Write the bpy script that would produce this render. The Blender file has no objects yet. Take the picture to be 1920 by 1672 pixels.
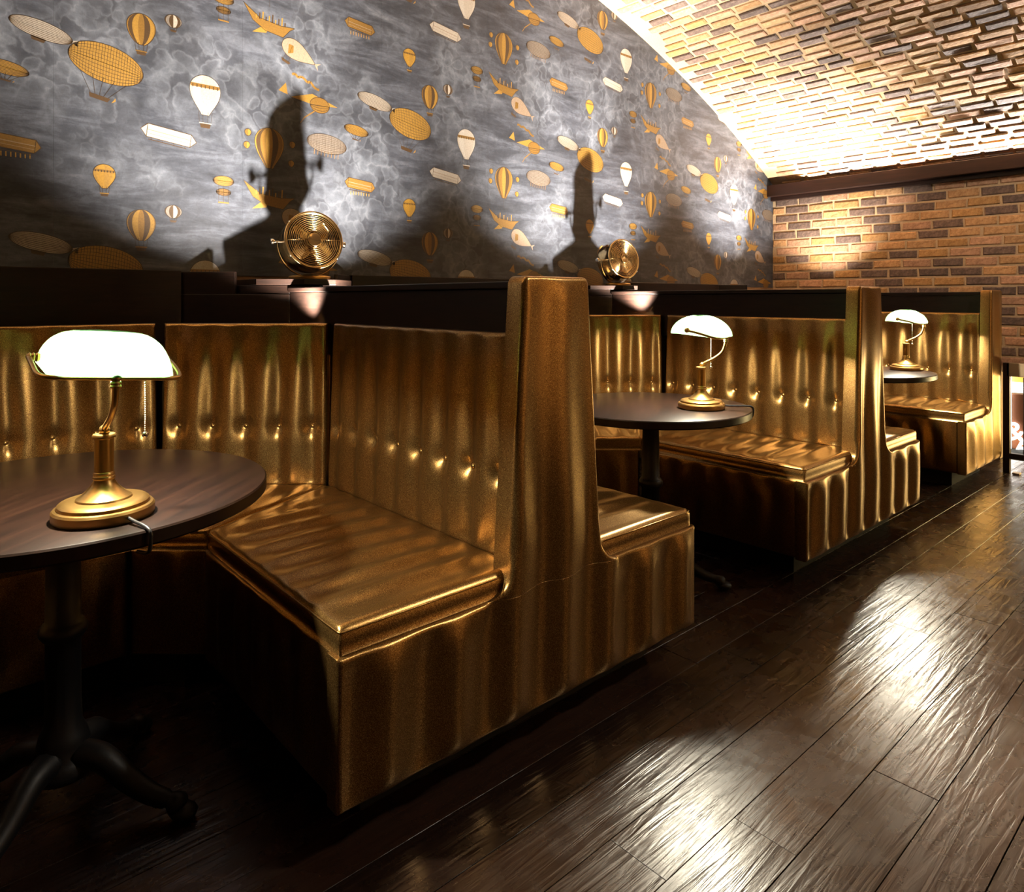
import bpy, bmesh, math, random
from mathutils import Vector, Matrix

random.seed(7)
sc = bpy.context.scene
COL = sc.collection
PI = math.pi

# ------------------------------------------------------------------ camera
cam_d = bpy.data.cameras.new('camera')
cam_d.sensor_width = 36.0
cam_d.lens = 36.0 * 1310.0 / 1920.0
cam_d.shift_y = -275.2 / 1920.0
cam_d.clip_start = 0.02
cam = bpy.data.objects.new('camera', cam_d)
cam.location = (0, 0, 1.1)
cam.rotation_euler = (PI / 2, 0, math.radians(48.1185 - 90))
COL.objects.link(cam)
sc.camera = cam

# ------------------------------------------------------------------ world, exposure
w = bpy.data.worlds.new('world'); sc.world = w; w.use_nodes = True
w.node_tree.nodes['Background'].inputs[0].default_value = (1.0, 0.78, 0.55, 1)
w.node_tree.nodes['Background'].inputs[1].default_value = 0.006
sc.view_settings.view_transform = 'Standard'
sc.view_settings.look = 'None'
sc.view_settings.gamma = 1
sc.view_settings.exposure = 0.0
sc.view_settings.use_curve_mapping = False
try:
    sc.cycles.use_denoising = True
    sc.cycles.sample_clamp_indirect = 6.0
    sc.cycles.sample_clamp_direct = 0.0
    sc.cycles.max_bounces = 5
    sc.cycles.diffuse_bounces = 3
    sc.cycles.glossy_bounces = 3
    sc.cycles.transparent_max_bounces = 6
    sc.cycles.use_adaptive_sampling = True
    sc.cycles.adaptive_threshold = 0.05
    sc.cycles.caustics_reflective = False
    sc.cycles.caustics_refractive = False
except Exception:
    pass

# ------------------------------------------------------------------ layout (metres; wallpaper wall is Y = YW, aisle runs along X)
YW = 3.0            # wallpaper wall
XW = 5.727          # brick end wall
YF = 1.229          # front plane of the booth ends
MOD = 1.965         # booth module
XC0 = 1.2615        # centre of the first divider in view
VC = (1.153, -5.678); VR = 9.014          # vault centre (X, Z) and radius


def vault_z(x):
    return VC[1] + math.sqrt(max(VR * VR - (x - VC[0]) ** 2, 0.01))


# ------------------------------------------------------------------ lights of the room and added fill
def spot(name, loc, target, power, size, blend=0.5, radius=0.02, color=(1, .9, .75)):
    l = bpy.data.lights.new(name, 'SPOT')
    l.energy = power; l.spot_size = math.radians(size); l.spot_blend = blend
    l.shadow_soft_size = radius; l.color = color
    o = bpy.data.objects.new(name, l); COL.objects.link(o)
    o.location = loc
    o.rotation_euler = (Vector(target) - Vector(loc)).to_track_quat('-Z', 'Y').to_euler()
    return o


def area(name, loc, target, power, sx, sy, color=(1, .9, .75), spread=180):
    l = bpy.data.lights.new(name, 'AREA'); l.shape = 'RECTANGLE'
    l.size = sx; l.size_y = sy; l.energy = power; l.color = color
    l.spread = math.radians(spread)
    o = bpy.data.objects.new(name, l); COL.objects.link(o)
    o.location = loc
    o.rotation_euler = (Vector(target) - Vector(loc)).to_track_quat('-Z', 'Y').to_euler()
    return o


WARMW = (1.0, .90, .78)
# uplights tucked behind the backrests on both sides of every divider, shining up the wall and the vault
for k in (-1, 0, 1, 2):
    xc = XC0 + MOD * k
    for s in (-1, 1):
        spot('uplight', (xc + s * .142, 2.400, .985), (xc + s * .20, (2.74, 2.74, 2.68, 2.55)[k + 1], 2.05), (860, 860, 1150, 1700)[k + 1] if (k, s) != (2, 1) else 300, 102 if k < 2 else 96, 1, .015, WARMW)
# strip of light in the cove on top of the beam
area('cove_strip', (5.66, 1.15, 2.084), (5.25, 1.15, 2.50), 130, 3.1, .025, (1, .95, .88), 95)
# unseen fill spots added over the aisle; added washer brightens the wall the vinyl reflects
spot('fill_spot', (4.2, -.2, 2.7), (5.7, 1.9, 1.5), 120, 80, 1, .06, (1, .90, .76))
spot('fill_spot', (2.9, -.5, 3.0), (1.40, 1.25, .74), 240, 34, 1, .14, (1, .88, .72))
spot('fill_spot', (4.9, -.5, 2.5), (3.3, 1.25, .5), 120, 36, 1, .14, (1, .88, .72))
for xx, zz in ((3.25, 2.85),):
    spot('wall_fill_spot', (xx, -.75, zz), (xx, -1.4, .95), 700, 62, 1, .05, (1, .86, .66))
# warm light of the lower level shining up through the railing
area('lower_level_glow', (5.75, .55, .35), (4.6, 1.0, .1), 26, .7, .5, (1, .72, .30))


# ------------------------------------------------------------------ material helpers
def srgb(r, g, b):
    f = lambda c: (c / 12.92 if c <= .04045 else ((c + .055) / 1.055) ** 2.4)
    return (f(r / 255), f(g / 255), f(b / 255), 1)


class NT:
    def __init__(self, name):
        self.m = bpy.data.materials.new(name); self.m.use_nodes = True
        self.t = self.m.node_tree; self.n = self.t.nodes
        self.p = self.n['Principled BSDF']; self.out = self.n['Material Output']

    def node(self, typ, **kw):
        nd = self.n.new(typ)
        for k, v in kw.items():
            if hasattr(nd, k):
                setattr(nd, k, v)
            else:
                nd.inputs[k.replace('_', ' ')].default_value = v
        return nd

    def link(self, a, b):
        self.t.links.new(a, b)

    def set(self, **kw):
        for k, v in kw.items():
            self.p.inputs[k.replace('_', ' ')].default_value = v

    def coords(self, scale=(1, 1, 1), which='Object'):
        tc = self.node('ShaderNodeTexCoord'); mp = self.node('ShaderNodeMapping')
        mp.inputs['Scale'].default_value = scale
        self.link(tc.outputs[which], mp.inputs['Vector'])
        return mp.outputs['Vector']

    def noise(self, vec, scale, detail=4, rough=.55, dist=0.0):
        nd = self.node('ShaderNodeTexNoise'); nd.inputs['Scale'].default_value = scale
        nd.inputs['Detail'].default_value = detail; nd.inputs['Roughness'].default_value = rough
        nd.inputs['Distortion'].default_value = dist
        if vec is not None:
            self.link(vec, nd.inputs['Vector'])
        return nd.outputs['Fac']

    def ramp(self, fac, stops):
        nd = self.node('ShaderNodeValToRGB'); els = nd.color_ramp.elements
        while len(els) < len(stops):
            els.new(.5)
        for e, (p, c) in zip(els, stops):
            e.position = p; e.color = c if len(c) == 4 else (*c, 1)
        self.link(fac, nd.inputs['Fac'])
        return nd.outputs['Color']

    def mix(self, fac, a, b, blend='MIX'):
        nd = self.node('ShaderNodeMix', data_type='RGBA', blend_type=blend)
        for inp, v in ((nd.inputs['Factor'], fac), (nd.inputs[6], a), (nd.inputs[7], b)):
            if isinstance(v, (int, float, tuple)):
                inp.default_value = v
            else:
                self.link(v, inp)
        return nd.outputs[2]

    def bump(self, height, strength, dist, normal=None):
        nd = self.node('ShaderNodeBump'); nd.inputs['Strength'].default_value = strength
        nd.inputs['Distance'].default_value = dist
        self.link(height, nd.inputs['Height'])
        if normal is not None:
            self.link(normal, nd.inputs['Normal'])
        return nd.outputs['Normal']


M = {}


def mat_vinyl():
    t = NT('gold_vinyl')
    v = t.coords()
    g = t.noise(v, 650, 2, .6)
    c = t.ramp(g, [(.30, srgb(86, 61, 33)), (.52, srgb(138, 102, 55)), (.75, srgb(222, 188, 120))])
    t.link(c, t.p.inputs['Base Color'])
    t.set(Metallic=.88, Roughness=.29)
    b = t.bump(g, .30, .00035)
    t.link(b, t.p.inputs['Normal'])
    return t.m


def mat_wood(name, c0, c1, rough, sc_=(1, 1, 1), gs=10, bump=.08, coat=0.0):
    t = NT(name)
    v = t.coords(sc_)
    n = t.noise(v, gs, 6, .6, .6)
    c = t.ramp(n, [(.3, c0), (.7, c1)])
    t.link(c, t.p.inputs['Base Color'])
    t.set(Roughness=rough)
    t.p.inputs['Specular IOR Level'].default_value = coat or .5
    t.link(t.bump(n, bump, .002), t.p.inputs['Normal'])
    return t.m


def mat_floor():
    t = NT('floor_plank')
    oi = t.node('ShaderNodeObjectInfo')
    tc = t.node('ShaderNodeTexCoord')
    comb = t.node('ShaderNodeCombineXYZ')
    mul = t.node('ShaderNodeMath', operation='MULTIPLY'); mul.inputs[1].default_value = 37.0
    t.link(oi.outputs['Random'], mul.inputs[0]); t.link(mul.outputs[0], comb.inputs[0]); t.link(mul.outputs[0], comb.inputs[2])
    add = t.node('ShaderNodeVectorMath', operation='ADD')
    t.link(tc.outputs['Object'], add.inputs[0]); t.link(comb.outputs[0], add.inputs[1])

    def mp(sx, sy):
        m = t.node('ShaderNodeMapping'); m.inputs['Scale'].default_value = (sx, sy, 1)
        t.link(add.outputs[0], m.inputs['Vector']); return m.outputs['Vector']
    grain = t.noise(mp(1.2, 14), 4, 6, .6, .8)
    fine = t.noise(mp(6, 60), 8, 3, .6)
    tone = t.ramp(oi.outputs['Random'], [(0, srgb(32, 21, 16)), (.5, srgb(42, 27, 20)), (1, srgb(54, 34, 24))])
    c = t.mix(grain, srgb(20, 12, 9), tone)
    t.link(c, t.p.inputs['Base Color'])
    rip = t.noise(mp(3.0, 40), 1.0, 3, .5, 1.0)        # hand scraped ripples along the board
    rip2 = t.noise(mp(14, 40), 1.0, 2, .5, .5)
    scuff = t.noise(mp(1, 1), 9, 6, .65, .5)
    r = t.ramp(scuff, [(.3, (.20, .20, .20, 1)), (.7, (.34, .34, .34, 1))])
    t.link(r, t.p.inputs['Roughness'])
    b1 = t.bump(rip, .30, .007)
    b2 = t.bump(rip2, .16, .002, b1)
    b3 = t.bump(fine, .15, .001, b2)
    t.link(b3, t.p.inputs['Normal'])
    t.p.inputs['Specular IOR Level'].default_value = .5
    return t.m


def mat_metal(name, col, rough, brush=False, metallic=1.0):
    t = NT(name)
    t.set(Metallic=metallic, Roughness=rough)
    v = t.coords((1, 1, 30 if brush else 1))
    n = t.noise(v, 40, 3, .6)
    c = t.mix(n, tuple(x * .72 for x in col[:3]) + (1,), col)
    t.link(c, t.p.inputs['Base Color'])
    t.link(t.bump(n, .03, .001), t.p.inputs['Normal'])
    return t.m


def mat_brick(name, c0, c1, c2):
    t = NT(name)
    oi = t.node('ShaderNodeObjectInfo')
    v = t.coords()
    n = t.noise(v, 55, 5, .65)
    blot = t.noise(v, 14, 3, .6)
    col = t.ramp(n, [(.28, c0), (.5, c1), (.78, c2)])
    var = t.ramp(oi.outputs['Random'], [(0, (.78, .78, .78, 1)), (1, (1.12, 1.08, 1.02, 1))])
    col = t.mix(1.0, col, var, 'MULTIPLY')
    col = t.mix(t.ramp(blot, [(.58, (0, 0, 0, 1)), (.72, (.6, .6, .6, 1))]), col, srgb(88, 62, 44))
    t.link(col, t.p.inputs['Base Color'])
    t.set(Roughness=.86)
    t.link(t.bump(n, .7, .006), t.p.inputs['Normal'])
    return t.m


def mat_plain(name, col, rough=.7, n_amt=.12, scale=60, metallic=0.0, bump=.2):
    t = NT(name)
    v = t.coords(); n = t.noise(v, scale, 4)
    c = t.mix(n, tuple(x * (1 - n_amt) for x in col[:3]) + (1,), tuple(min(1, x * (1 + n_amt)) for x in col[:3]) + (1,))
    t.link(c, t.p.inputs['Base Color']); t.set(Roughness=rough, Metallic=metallic)
    t.link(t.bump(n, bump, .002), t.p.inputs['Normal'])
    return t.m


def mat_wallpaper():
    t = NT('cloud_wallpaper')
    v = t.coords()
    big = t.noise(v, 2.1, 3, .55, .3)
    warp = t.node('ShaderNodeTexNoise'); warp.inputs['Scale'].default_value = 7.0; warp.inputs['Detail'].default_value = 4
    t.link(v, warp.inputs['Vector'])
    wm = t.node('ShaderNodeVectorMath', operation='MULTIPLY_ADD')
    wm.inputs[1].default_value = (.16, .16, .16)
    t.link(warp.outputs['Color'], wm.inputs[0]); t.link(v, wm.inputs[2])
    vor = t.node('ShaderNodeTexVoronoi', feature='SMOOTH_F1'); vor.inputs['Scale'].default_value = 6.0
    vor.inputs['Smoothness'].default_value = .35
    t.link(wm.outputs[0], vor.inputs['Vector'])
    vor2 = t.node('ShaderNodeTexVoronoi', feature='SMOOTH_F1'); vor2.inputs['Scale'].default_value = 17
    vor2.inputs['Smoothness'].default_value = .3
    t.link(wm.outputs[0], vor2.inputs['Vector'])
    wisp = t.noise(t.coords((1.0, 1, 5)), 2.6, 7, .70, .5)
    base = t.ramp(wisp, [(.28, srgb(44, 46, 51)), (.48, srgb(78, 81, 88)), (.62, srgb(112, 115, 122)), (.80, srgb(158, 160, 164))])
    puff = t.ramp(vor.outputs['Distance'], [(.10, srgb(64, 67, 73)), (.34, srgb(92, 95, 101)), (.50, srgb(146, 150, 156)), (.60, srgb(104, 107, 113)), (.80, srgb(54, 56, 61))])
    puff2 = t.ramp(vor2.outputs['Distance'], [(.10, srgb(86, 89, 95)), (.40, srgb(104, 107, 113)), (.54, srgb(142, 145, 150)), (.66, srgb(74, 76, 82))])
    puff = t.mix(.50, puff, puff2)
    fine = t.noise(v, 30, 6, .75, .6)
    mask = t.ramp(big, [(.47, (0, 0, 0, 1)), (.58, (.85, .85, .85, 1))])
    c = t.mix(mask, base, puff)
    c = t.mix(.75, c, t.mix(fine, srgb(52, 54, 58), srgb(206, 208, 212)), 'OVERLAY')
    weave = t.noise(t.coords((300, 1, 120)), 1.0, 2, .5)
    c = t.mix(.35, c, t.mix(weave, srgb(40, 42, 46), srgb(150, 152, 156)), 'OVERLAY')
    c = t.mix(1.0, c, (.76, .77, .80, 1), 'MULTIPLY')
    t.link(c, t.p.inputs['Base Color'])
    t.set(Roughness=.55)
    t.p.inputs['Specular IOR Level'].default_value = .35
    t.link(t.bump(weave, .12, .0008), t.p.inputs['Normal'])
    return t.m


def mat_print():
    t = NT('printed_ink')
    a = t.node('ShaderNodeVertexColor'); a.layer_name = 'ink'
    v = t.coords((1, 1, 1)); n = t.noise(v, 160, 3, .6)
    c = t.mix(n, (.34, .34, .34, 1), (.80, .80, .80, 1))
    c = t.mix(1.0, a.outputs['Color'], c, 'MULTIPLY')
    t.link(c, t.p.inputs['Base Color']); t.set(Roughness=.5)
    return t.m


def mat_shade():
    t = NT('green_glass_shade')
    v = t.coords(); n = t.noise(v, 8, 2)
    col = t.mix(n, (.026, .056, .028, 1), (.028, .062, .031, 1))
    tr = t.node('ShaderNodeBsdfTranslucent'); t.link(col, tr.inputs['Color'])
    t.set(Roughness=.08); t.p.inputs['Base Color'].default_value = (.01, .08, .015, 1)
    mx = t.node('ShaderNodeMixShader'); mx.inputs[0].default_value = .25
    t.link(tr.outputs[0], mx.inputs[1]); t.link(t.p.outputs[0], mx.inputs[2])
    t.link(mx.outputs[0], t.out.inputs['Surface'])
    return t.m


def mat_emit(name, col, strength):
    t = NT(name)
    v = t.coords(); n = t.noise(v, 5, 2)
    c = t.mix(n, tuple(x * .93 for x in col[:3]) + (1,), col)
    t.link(c, t.p.inputs['Emission Color']); t.p.inputs['Emission Strength'].default_value = strength
    t.link(c, t.p.inputs['Base Color'])
    return t.m


def mat_glass():
    t = NT('clear_glass')
    v = t.coords(); n = t.noise(v, 3, 2)
    tr = t.node('ShaderNodeBsdfTransparent'); gl = t.node('ShaderNodeBsdfGlossy'); gl.inputs['Roughness'].default_value = .03
    t.link(t.mix(n, (.93, .95, .94, 1), (.97, .98, .97, 1)), tr.inputs['Color'])
    mx = t.node('ShaderNodeMixShader'); mx.inputs[0].default_value = .06
    t.link(tr.outputs[0], mx.inputs[1]); t.link(gl.outputs[0], mx.inputs[2])
    t.link(mx.outputs[0], t.out.inputs['Surface'])
    return t.m


M['vinyl'] = mat_vinyl()
M['panel'] = mat_wood('dark_stained_panel', srgb(16, 10, 8), srgb(32, 20, 15), .42, (1.2, 1.2, 9), 8, .05, .2)
M['beam'] = mat_wood('dark_beam_wood', srgb(26, 15, 11), srgb(44, 25, 18), .40, (12, 1, 12), 3, .06, .3)
M['table'] = mat_wood('dark_table_wood', srgb(18, 10, 7), srgb(36, 21, 14), .34, (1.2, 12, 1), 3, .04, .28)
M['floor'] = mat_floor()
M['subfloor'] = mat_plain('black_joint', (.006, .004, .003), .8)
M['brass'] = mat_metal('antique_brass', srgb(186, 148, 88), .34, True)
M['polished'] = mat_metal('polished_brass', srgb(216, 184, 130), .16)
M['chrome'] = mat_metal('bright_nickel', srgb(225, 215, 200), .12)
M['iron'] = mat_plain('black_cast_iron', (.005, .005, .0055), .5, .3, 90, .3)
M['black'] = mat_plain('black_plinth', (.003, .0025, .002), .9)
M['cord'] = mat_plain('black_rubber_cord', (.015, .015, .016), .35)
M['mortar'] = mat_plain('sandy_mortar', srgb(176, 150, 117), .95, .25, 120, 0, .8)
M['br_tan'] = mat_brick('tan_brick', srgb(140, 102, 66), srgb(176, 136, 94), srgb(200, 162, 118))
M['br_pink'] = mat_brick('rose_brick', srgb(136, 100, 76), srgb(174, 134, 105), srgb(198, 158, 128))
M['br_och'] = mat_brick('ochre_brick', srgb(128, 94, 56), srgb(166, 126, 78), srgb(190, 150, 98))
M['br_dark'] = mat_brick('dark_brick', srgb(70, 56, 49), srgb(98, 80, 71), srgb(130, 108, 96))
M['wallpaper'] = mat_wallpaper()
M['print'] = mat_print()
M['shade'] = mat_shade()
M['bulb'] = mat_emit('lit_bulb', (1, .9, .7, 1), 14)
M['glass'] = mat_glass()
M['rail'] = mat_plain('dark_bronze_metal', srgb(58, 46, 38), .4, .1, 60, .6)
M['railcap'] = mat_plain('grey_rail_cap', srgb(150, 128, 98), .45, .1, 60, .2)
M['aislewall'] = mat_plain('warm_painted_wall', srgb(198, 162, 114), .85)
M['plaster'] = mat_plain('plain_plaster', srgb(120, 92, 62), .9)


# ------------------------------------------------------------------ object helpers
def obj(name, verts, faces, mat, parent=None, smooth=True, kind=None):
    me = bpy.data.meshes.new(name)
    me.from_pydata([tuple(v) for v in verts], [], faces)
    me.materials.append(M[mat] if isinstance(mat, str) else mat)
    if smooth:
        me.polygons.foreach_set('use_smooth', [True] * len(me.polygons))
    me.update()
    o = bpy.data.objects.new(name, me); COL.objects.link(o)
    if parent is not None:
        o.parent = parent
    if kind:
        o['kind'] = kind
    return o


def thing(name, label, cat, loc=(0, 0, 0), rz=0, group=None):
    o = bpy.data.objects.new(name, None); COL.objects.link(o)
    o.location = loc; o.rotation_euler = (0, 0, rz)
    o['label'] = label; o['category'] = cat
    if group:
        o['group'] = group
    o.empty_display_size = .05
    return o


def tag(o, label, cat, group=None):
    o['label'] = label; o['category'] = cat
    if group:
        o['group'] = group
    return o


def bevel(o, wd=.004, seg=2):
    m = o.modifiers.new('bevel', 'BEVEL'); m.width = wd; m.segments = seg; m.limit_method = 'ANGLE'
    m.angle_limit = math.radians(40)
    for p in o.data.polygons:
        p.use_smooth = False
    return o


def box_geo(x0, x1, y0, y1, z0, z1):
    v = [(x, y, z) for z in (z0, z1) for y in (y0, y1) for x in (x0, x1)]
    f = [(0, 2, 3, 1), (4, 5, 7, 6), (0, 1, 5, 4), (2, 6, 7, 3), (0, 4, 6, 2), (1, 3, 7, 5)]
    return v, f


def box(name, b, mat, parent=None, bev=.003, kind=None):
    v, f = box_geo(*b)
    o = obj(name, v, f, mat, parent, False, kind)
    if bev:
        bevel(o, bev)
    return o


def prism(name, pts, z0, z1, mat, parent=None, bev=.003, kind=None):
    """vertical prism over a counter-clockwise XY outline"""
    n = len(pts)
    v = [(x, y, z0) for x, y in pts] + [(x, y, z1) for x, y in pts]
    f = [tuple(range(n - 1, -1, -1)), tuple(range(n, 2 * n))]
    f += [(i, (i + 1) % n, n + (i + 1) % n, n + i) for i in range(n)]
    o = obj(name, v, f, mat, parent, False, kind)
    if bev:
        bevel(o, bev)
    return o


def lathe_geo(prof, seg=48, cap=True):
    v, f = [], []
    n = len(prof)
    for i in range(seg):
        a = 2 * PI * i / seg
        for r, z in prof:
            v.append((r * math.cos(a), r * math.sin(a), z))
    for i in range(seg):
        j = (i + 1) % seg
        for k in range(n - 1):
            f.append((i * n + k, j * n + k, j * n + k + 1, i * n + k + 1))
    return v, f


def lathe(name, prof, mat, parent=None, seg=48, sharp=35):
    v, f = lathe_geo(prof, seg)
    o = obj(name, v, f, mat, parent)
    bm = bmesh.new(); bm.from_mesh(o.data); bmesh.ops.remove_doubles(bm, verts=bm.verts, dist=1e-6)
    bmesh.ops.recalc_face_normals(bm, faces=bm.faces)
    for e in bm.edges:
        if len(e.link_faces) == 2 and e.calc_face_angle(0) > math.radians(sharp):
            e.smooth = False
    bm.to_mesh(o.data); bm.free()
    return o


def tube_geo(pts, r, seg=10, closed=False, radii=None):
    pts = [Vector(p) for p in pts]; n = len(pts); v, f = [], []
    up = Vector((0.123, .345, .93)).normalized()
    prev = None
    for i, p in enumerate(pts):
        if closed:
            t = (pts[(i + 1) % n] - pts[i - 1])
        else:
            t = pts[min(i + 1, n - 1)] - pts[max(i - 1, 0)]
        t.normalize()
        if prev is None:
            a = t.cross(up)
            if a.length < .05:
                a = t.cross(Vector((1, 0, 0)))
            a.normalize()
        else:
            a = prev - t * prev.dot(t); a.normalize()
        prev = a
        b = t.cross(a)
        rr = radii[i] if radii else r
        for k in range(seg):
            an = 2 * PI * k / seg
            v.append(p + (a * math.cos(an) + b * math.sin(an)) * rr)
    rings = n if closed else n - 1
    for i in range(rings):
        j = (i + 1) % n
        for k in range(seg):
            l = (k + 1) % seg
            f.append((i * seg + k, i * seg + l, j * seg + l, j * seg + k))
    if not closed:
        f.append(tuple(range(seg - 1, -1, -1))); f.append(tuple((n - 1) * seg + k for k in range(seg)))
    return v, f


def tube(name, pts, r, mat, parent=None, seg=10, closed=False, radii=None):
    v, f = tube_geo(pts, r, seg, closed, radii)
    return obj(name, v, f, mat, parent)


def merge(geos):
    V, F = [], []
    for v, f in geos:
        n = len(V); V += [tuple(x) for x in v]; F += [tuple(i + n for i in q) for q in f]
    return V, F


def bez(p, n=12):
    """Catmull-Rom through the points"""
    P = [Vector(p[0])] + [Vector(q) for q in p] + [Vector(p[-1])]
    out = []
    for i in range(1, len(P) - 2):
        for k in range(n):
            t = k / n
            a, b, c, d = P[i - 1], P[i], P[i + 1], P[i + 2]
            out.append(.5 * ((2 * b) + (c - a) * t + (2 * a - 5 * b + 4 * c - d) * t * t + (3 * b - a - 3 * c + d) * t ** 3))
    out.append(P[-2])
    return out


def ball_geo(c, r, sx=1, sy=1, sz=1, nu=14, nv=8):
    v, f = [], []
    for j in range(nv + 1):
        th = PI * j / nv
        for i in range(nu):
            ph = 2 * PI * i / nu
            v.append((c[0] + r * sx * math.sin(th) * math.cos(ph), c[1] + r * sy * math.sin(th) * math.sin(ph), c[2] + r * sz * math.cos(th)))
    for j in range(nv):
        for i in range(nu):
            k = (i + 1) % nu
            f.append((j * nu + i, (j + 1) * nu + i, (j + 1) * nu + k, j * nu + k))
    return v, f


def pad(name, O, A, B, N, w, h, thick, nu, nv, disp, rb, parent, mat='vinyl', a0=None, a1=None, edges=(1, 1, 1, 1), efade=.03):
    """Upholstered slab: front surface over a in [a0(b), a1(b)], b in [0, h]; rounded edges; skirt going back by thick.
    edges = rounding weight of (left, right, bottom, top)."""
    O, A, B, N = Vector(O), Vector(A), Vector(B), Vector(N)
    a0 = a0 or (lambda b: 0.0); a1 = a1 or (lambda b: w)

    def samples(n, L, r):
        k = 4
        e = [r * (1 - math.cos(PI / 2 * i / k)) for i in range(k)]
        mid = [r + (L - 2 * r) * i / n for i in range(n + 1)]
        return e + mid + [L - x for x in reversed(e)]
    bs = samples(nv, h, rb)
    us = [x / w for x in samples(nu, w, rb)]
    V = []
    nU, nV = len(us), len(bs)
    for b in bs:
        l, r = a0(b), a1(b)
        for u in us:
            a = l + (r - l) * u
            drop = 0
            for dist, wt in ((a - l, edges[0]), (r - a, edges[1]), (b, edges[2]), (h - b, edges[3])):
                if wt and dist < rb:
                    q = 1 - dist / rb
                    drop = max(drop, wt * rb * (1 - math.sqrt(max(0, 1 - q * q))))
            edge = min(1, min((a - l) if edges[0] else 1, (r - a) if edges[1] else 1, b if edges[2] else 1, (h - b) if edges[3] else 1) / efade)
            V.append(O + A * a + B * b + N * (disp(a, b) * edge - drop))
    F = [(j * nU + i, j * nU + i + 1, (j + 1) * nU + i + 1, (j + 1) * nU + i) for j in range(nV - 1) for i in range(nU - 1)]
    # skirt
    ring = [i for i in range(nU)] + [j * nU + nU - 1 for j in range(1, nV)] + [(nV - 1) * nU + i for i in range(nU - 2, -1, -1)] + [j * nU for j in range(nV - 2, 0, -1)]
    base = len(V)
    for idx in ring:
        p = V[idx]
        V.append(p - N * ((p - O).dot(N) + thick))
    R = len(ring)
    for i in range(R):
        j = (i + 1) % R
        F.append((ring[j], ring[i], base + i, base + j))
    F.append(tuple(base + i for i in range(R)))
    if A.cross(B).dot(N) < 0:
        F = [tuple(reversed(q)) for q in F]
    return obj(name, V, F, mat, parent)


def wob(x, y, s):
    return math.sin(x * 17.3 + s) * math.sin(y * 11.1 + s * 1.7) * .6 + math.sin(x * 41 + y * 23 + s * 2.3) * .4


# =================================================================== STRUCTURE
# ---- floor: planks along X
floor = box('floor', (-1.6, 6.9, -1.2, 3.05, -.06, -.012), 'subfloor', None, 0, 'structure')
PW = .1367
rnd = random.Random(3)
forced = {2: [1.341], 1: [1.72], 3: [2.55], 4: [.62], 0: [2.35]}
for row in range(-7, 20):
    y0 = .379 + PW * row; y1 = y0 + PW
    if row in forced:
        j0 = forced[row][0]
    else:
        j0 = rnd.uniform(-.5, 1.5)
    xs = [j0]
    while xs[-1] < 5.6:
        xs.append(xs[-1] + rnd.choice((1.25, 1.45, 1.7, 1.9)))
    xs[-1] = 5.75 if y0 > 1.1 else 6.8
    if xs[-2] > xs[-1] - .3:
        xs.pop(-2)
    while xs[0] > -.2:
        xs.insert(0, xs[0] - rnd.choice((1.25, 1.45, 1.7, 1.9)))
    xs[0] = max(xs[0], -1.5)
    for a, b in zip(xs[:-1], xs[1:]):
        g = .0009; c = .0005
        dz = rnd.uniform(-.0004, .0004)
        v = [(a + g, y0 + g, -.012), (b - g, y0 + g, -.012), (b - g, y1 - g, -.012), (a + g, y1 - g, -.012),
             (a + g, y0 + g, -c + dz), (b - g, y0 + g, -c + dz), (b - g, y1 - g, -c + dz), (a + g, y1 - g, -c + dz),
             (a + g + c, y0 + g + c, dz), (b - g - c, y0 + g + c, dz), (b - g - c, y1 - g - c, dz), (a + g + c, y1 - g - c, dz)]
        f = [(0, 1, 5, 4), (1, 2, 6, 5), (2, 3, 7, 6), (3, 0, 4, 7), (4, 5, 9, 8), (5, 6, 10, 9), (6, 7, 11, 10), (7, 4, 8, 11), (8, 9, 10, 11)]
        obj('plank', v, f, 'floor', floor, False)

# ---- wallpaper wall: backing plus hung strips, each with its printed motifs
wall_back = box('wall_back', (-2.6, XW + .1, YW + .002, YW + .12, 0, 3.45), 'plaster', None, 0, 'structure')
SW = .685; SX0 = .4541; ZW0 = 1.20


class Ink:
    """flat print: coloured polygons layered a hair's breadth above the paper"""
    def __init__(self):
        self.v, self.f, self.c = [], [], []

    def poly(self, pts, col, layer):
        n = len(self.v)
        self.v += [(x, YW - .0006 - .00022 * layer, z) for x, z in pts]
        self.f.append(tuple(range(n, n + len(pts)))); self.c.append(col)

    def line(self, a, b, wd, col, layer):
        dx, dz = b[0] - a[0], b[1] - a[1]; L = math.hypot(dx, dz) or 1e-6
        nx, nz = -dz / L * wd / 2, dx / L * wd / 2
        self.poly([(a[0] + nx, a[1] + nz), (b[0] + nx, b[1] + nz), (b[0] - nx, b[1] - nz), (a[0] - nx, a[1] - nz)], col, layer)

    def path(self, pts, wd, col, layer):
        for a, b in zip(pts[:-1], pts[1:]):
            self.line(a, b, wd, col, layer)


def T(cx, cz, rot=0, s=1.0):
    c, q = math.cos(rot), math.sin(rot)
    return lambda x, z: (cx + s * (x * c - z * q), cz + s * (x * q + z * c))


GOLD = srgb(166, 126, 54); GOLD2 = srgb(136, 100, 42); UMB = srgb(78, 57, 34); CREAM = srgb(188, 178, 164); GREY = srgb(134, 124, 114)
TAN = srgb(160, 138, 116); INKD = srgb(60, 46, 32)


def ell(a, b, n=28):
    return [(a * math.cos(2 * PI * i / n), b * math.sin(2 * PI * i / n)) for i in range(n)]


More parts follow.
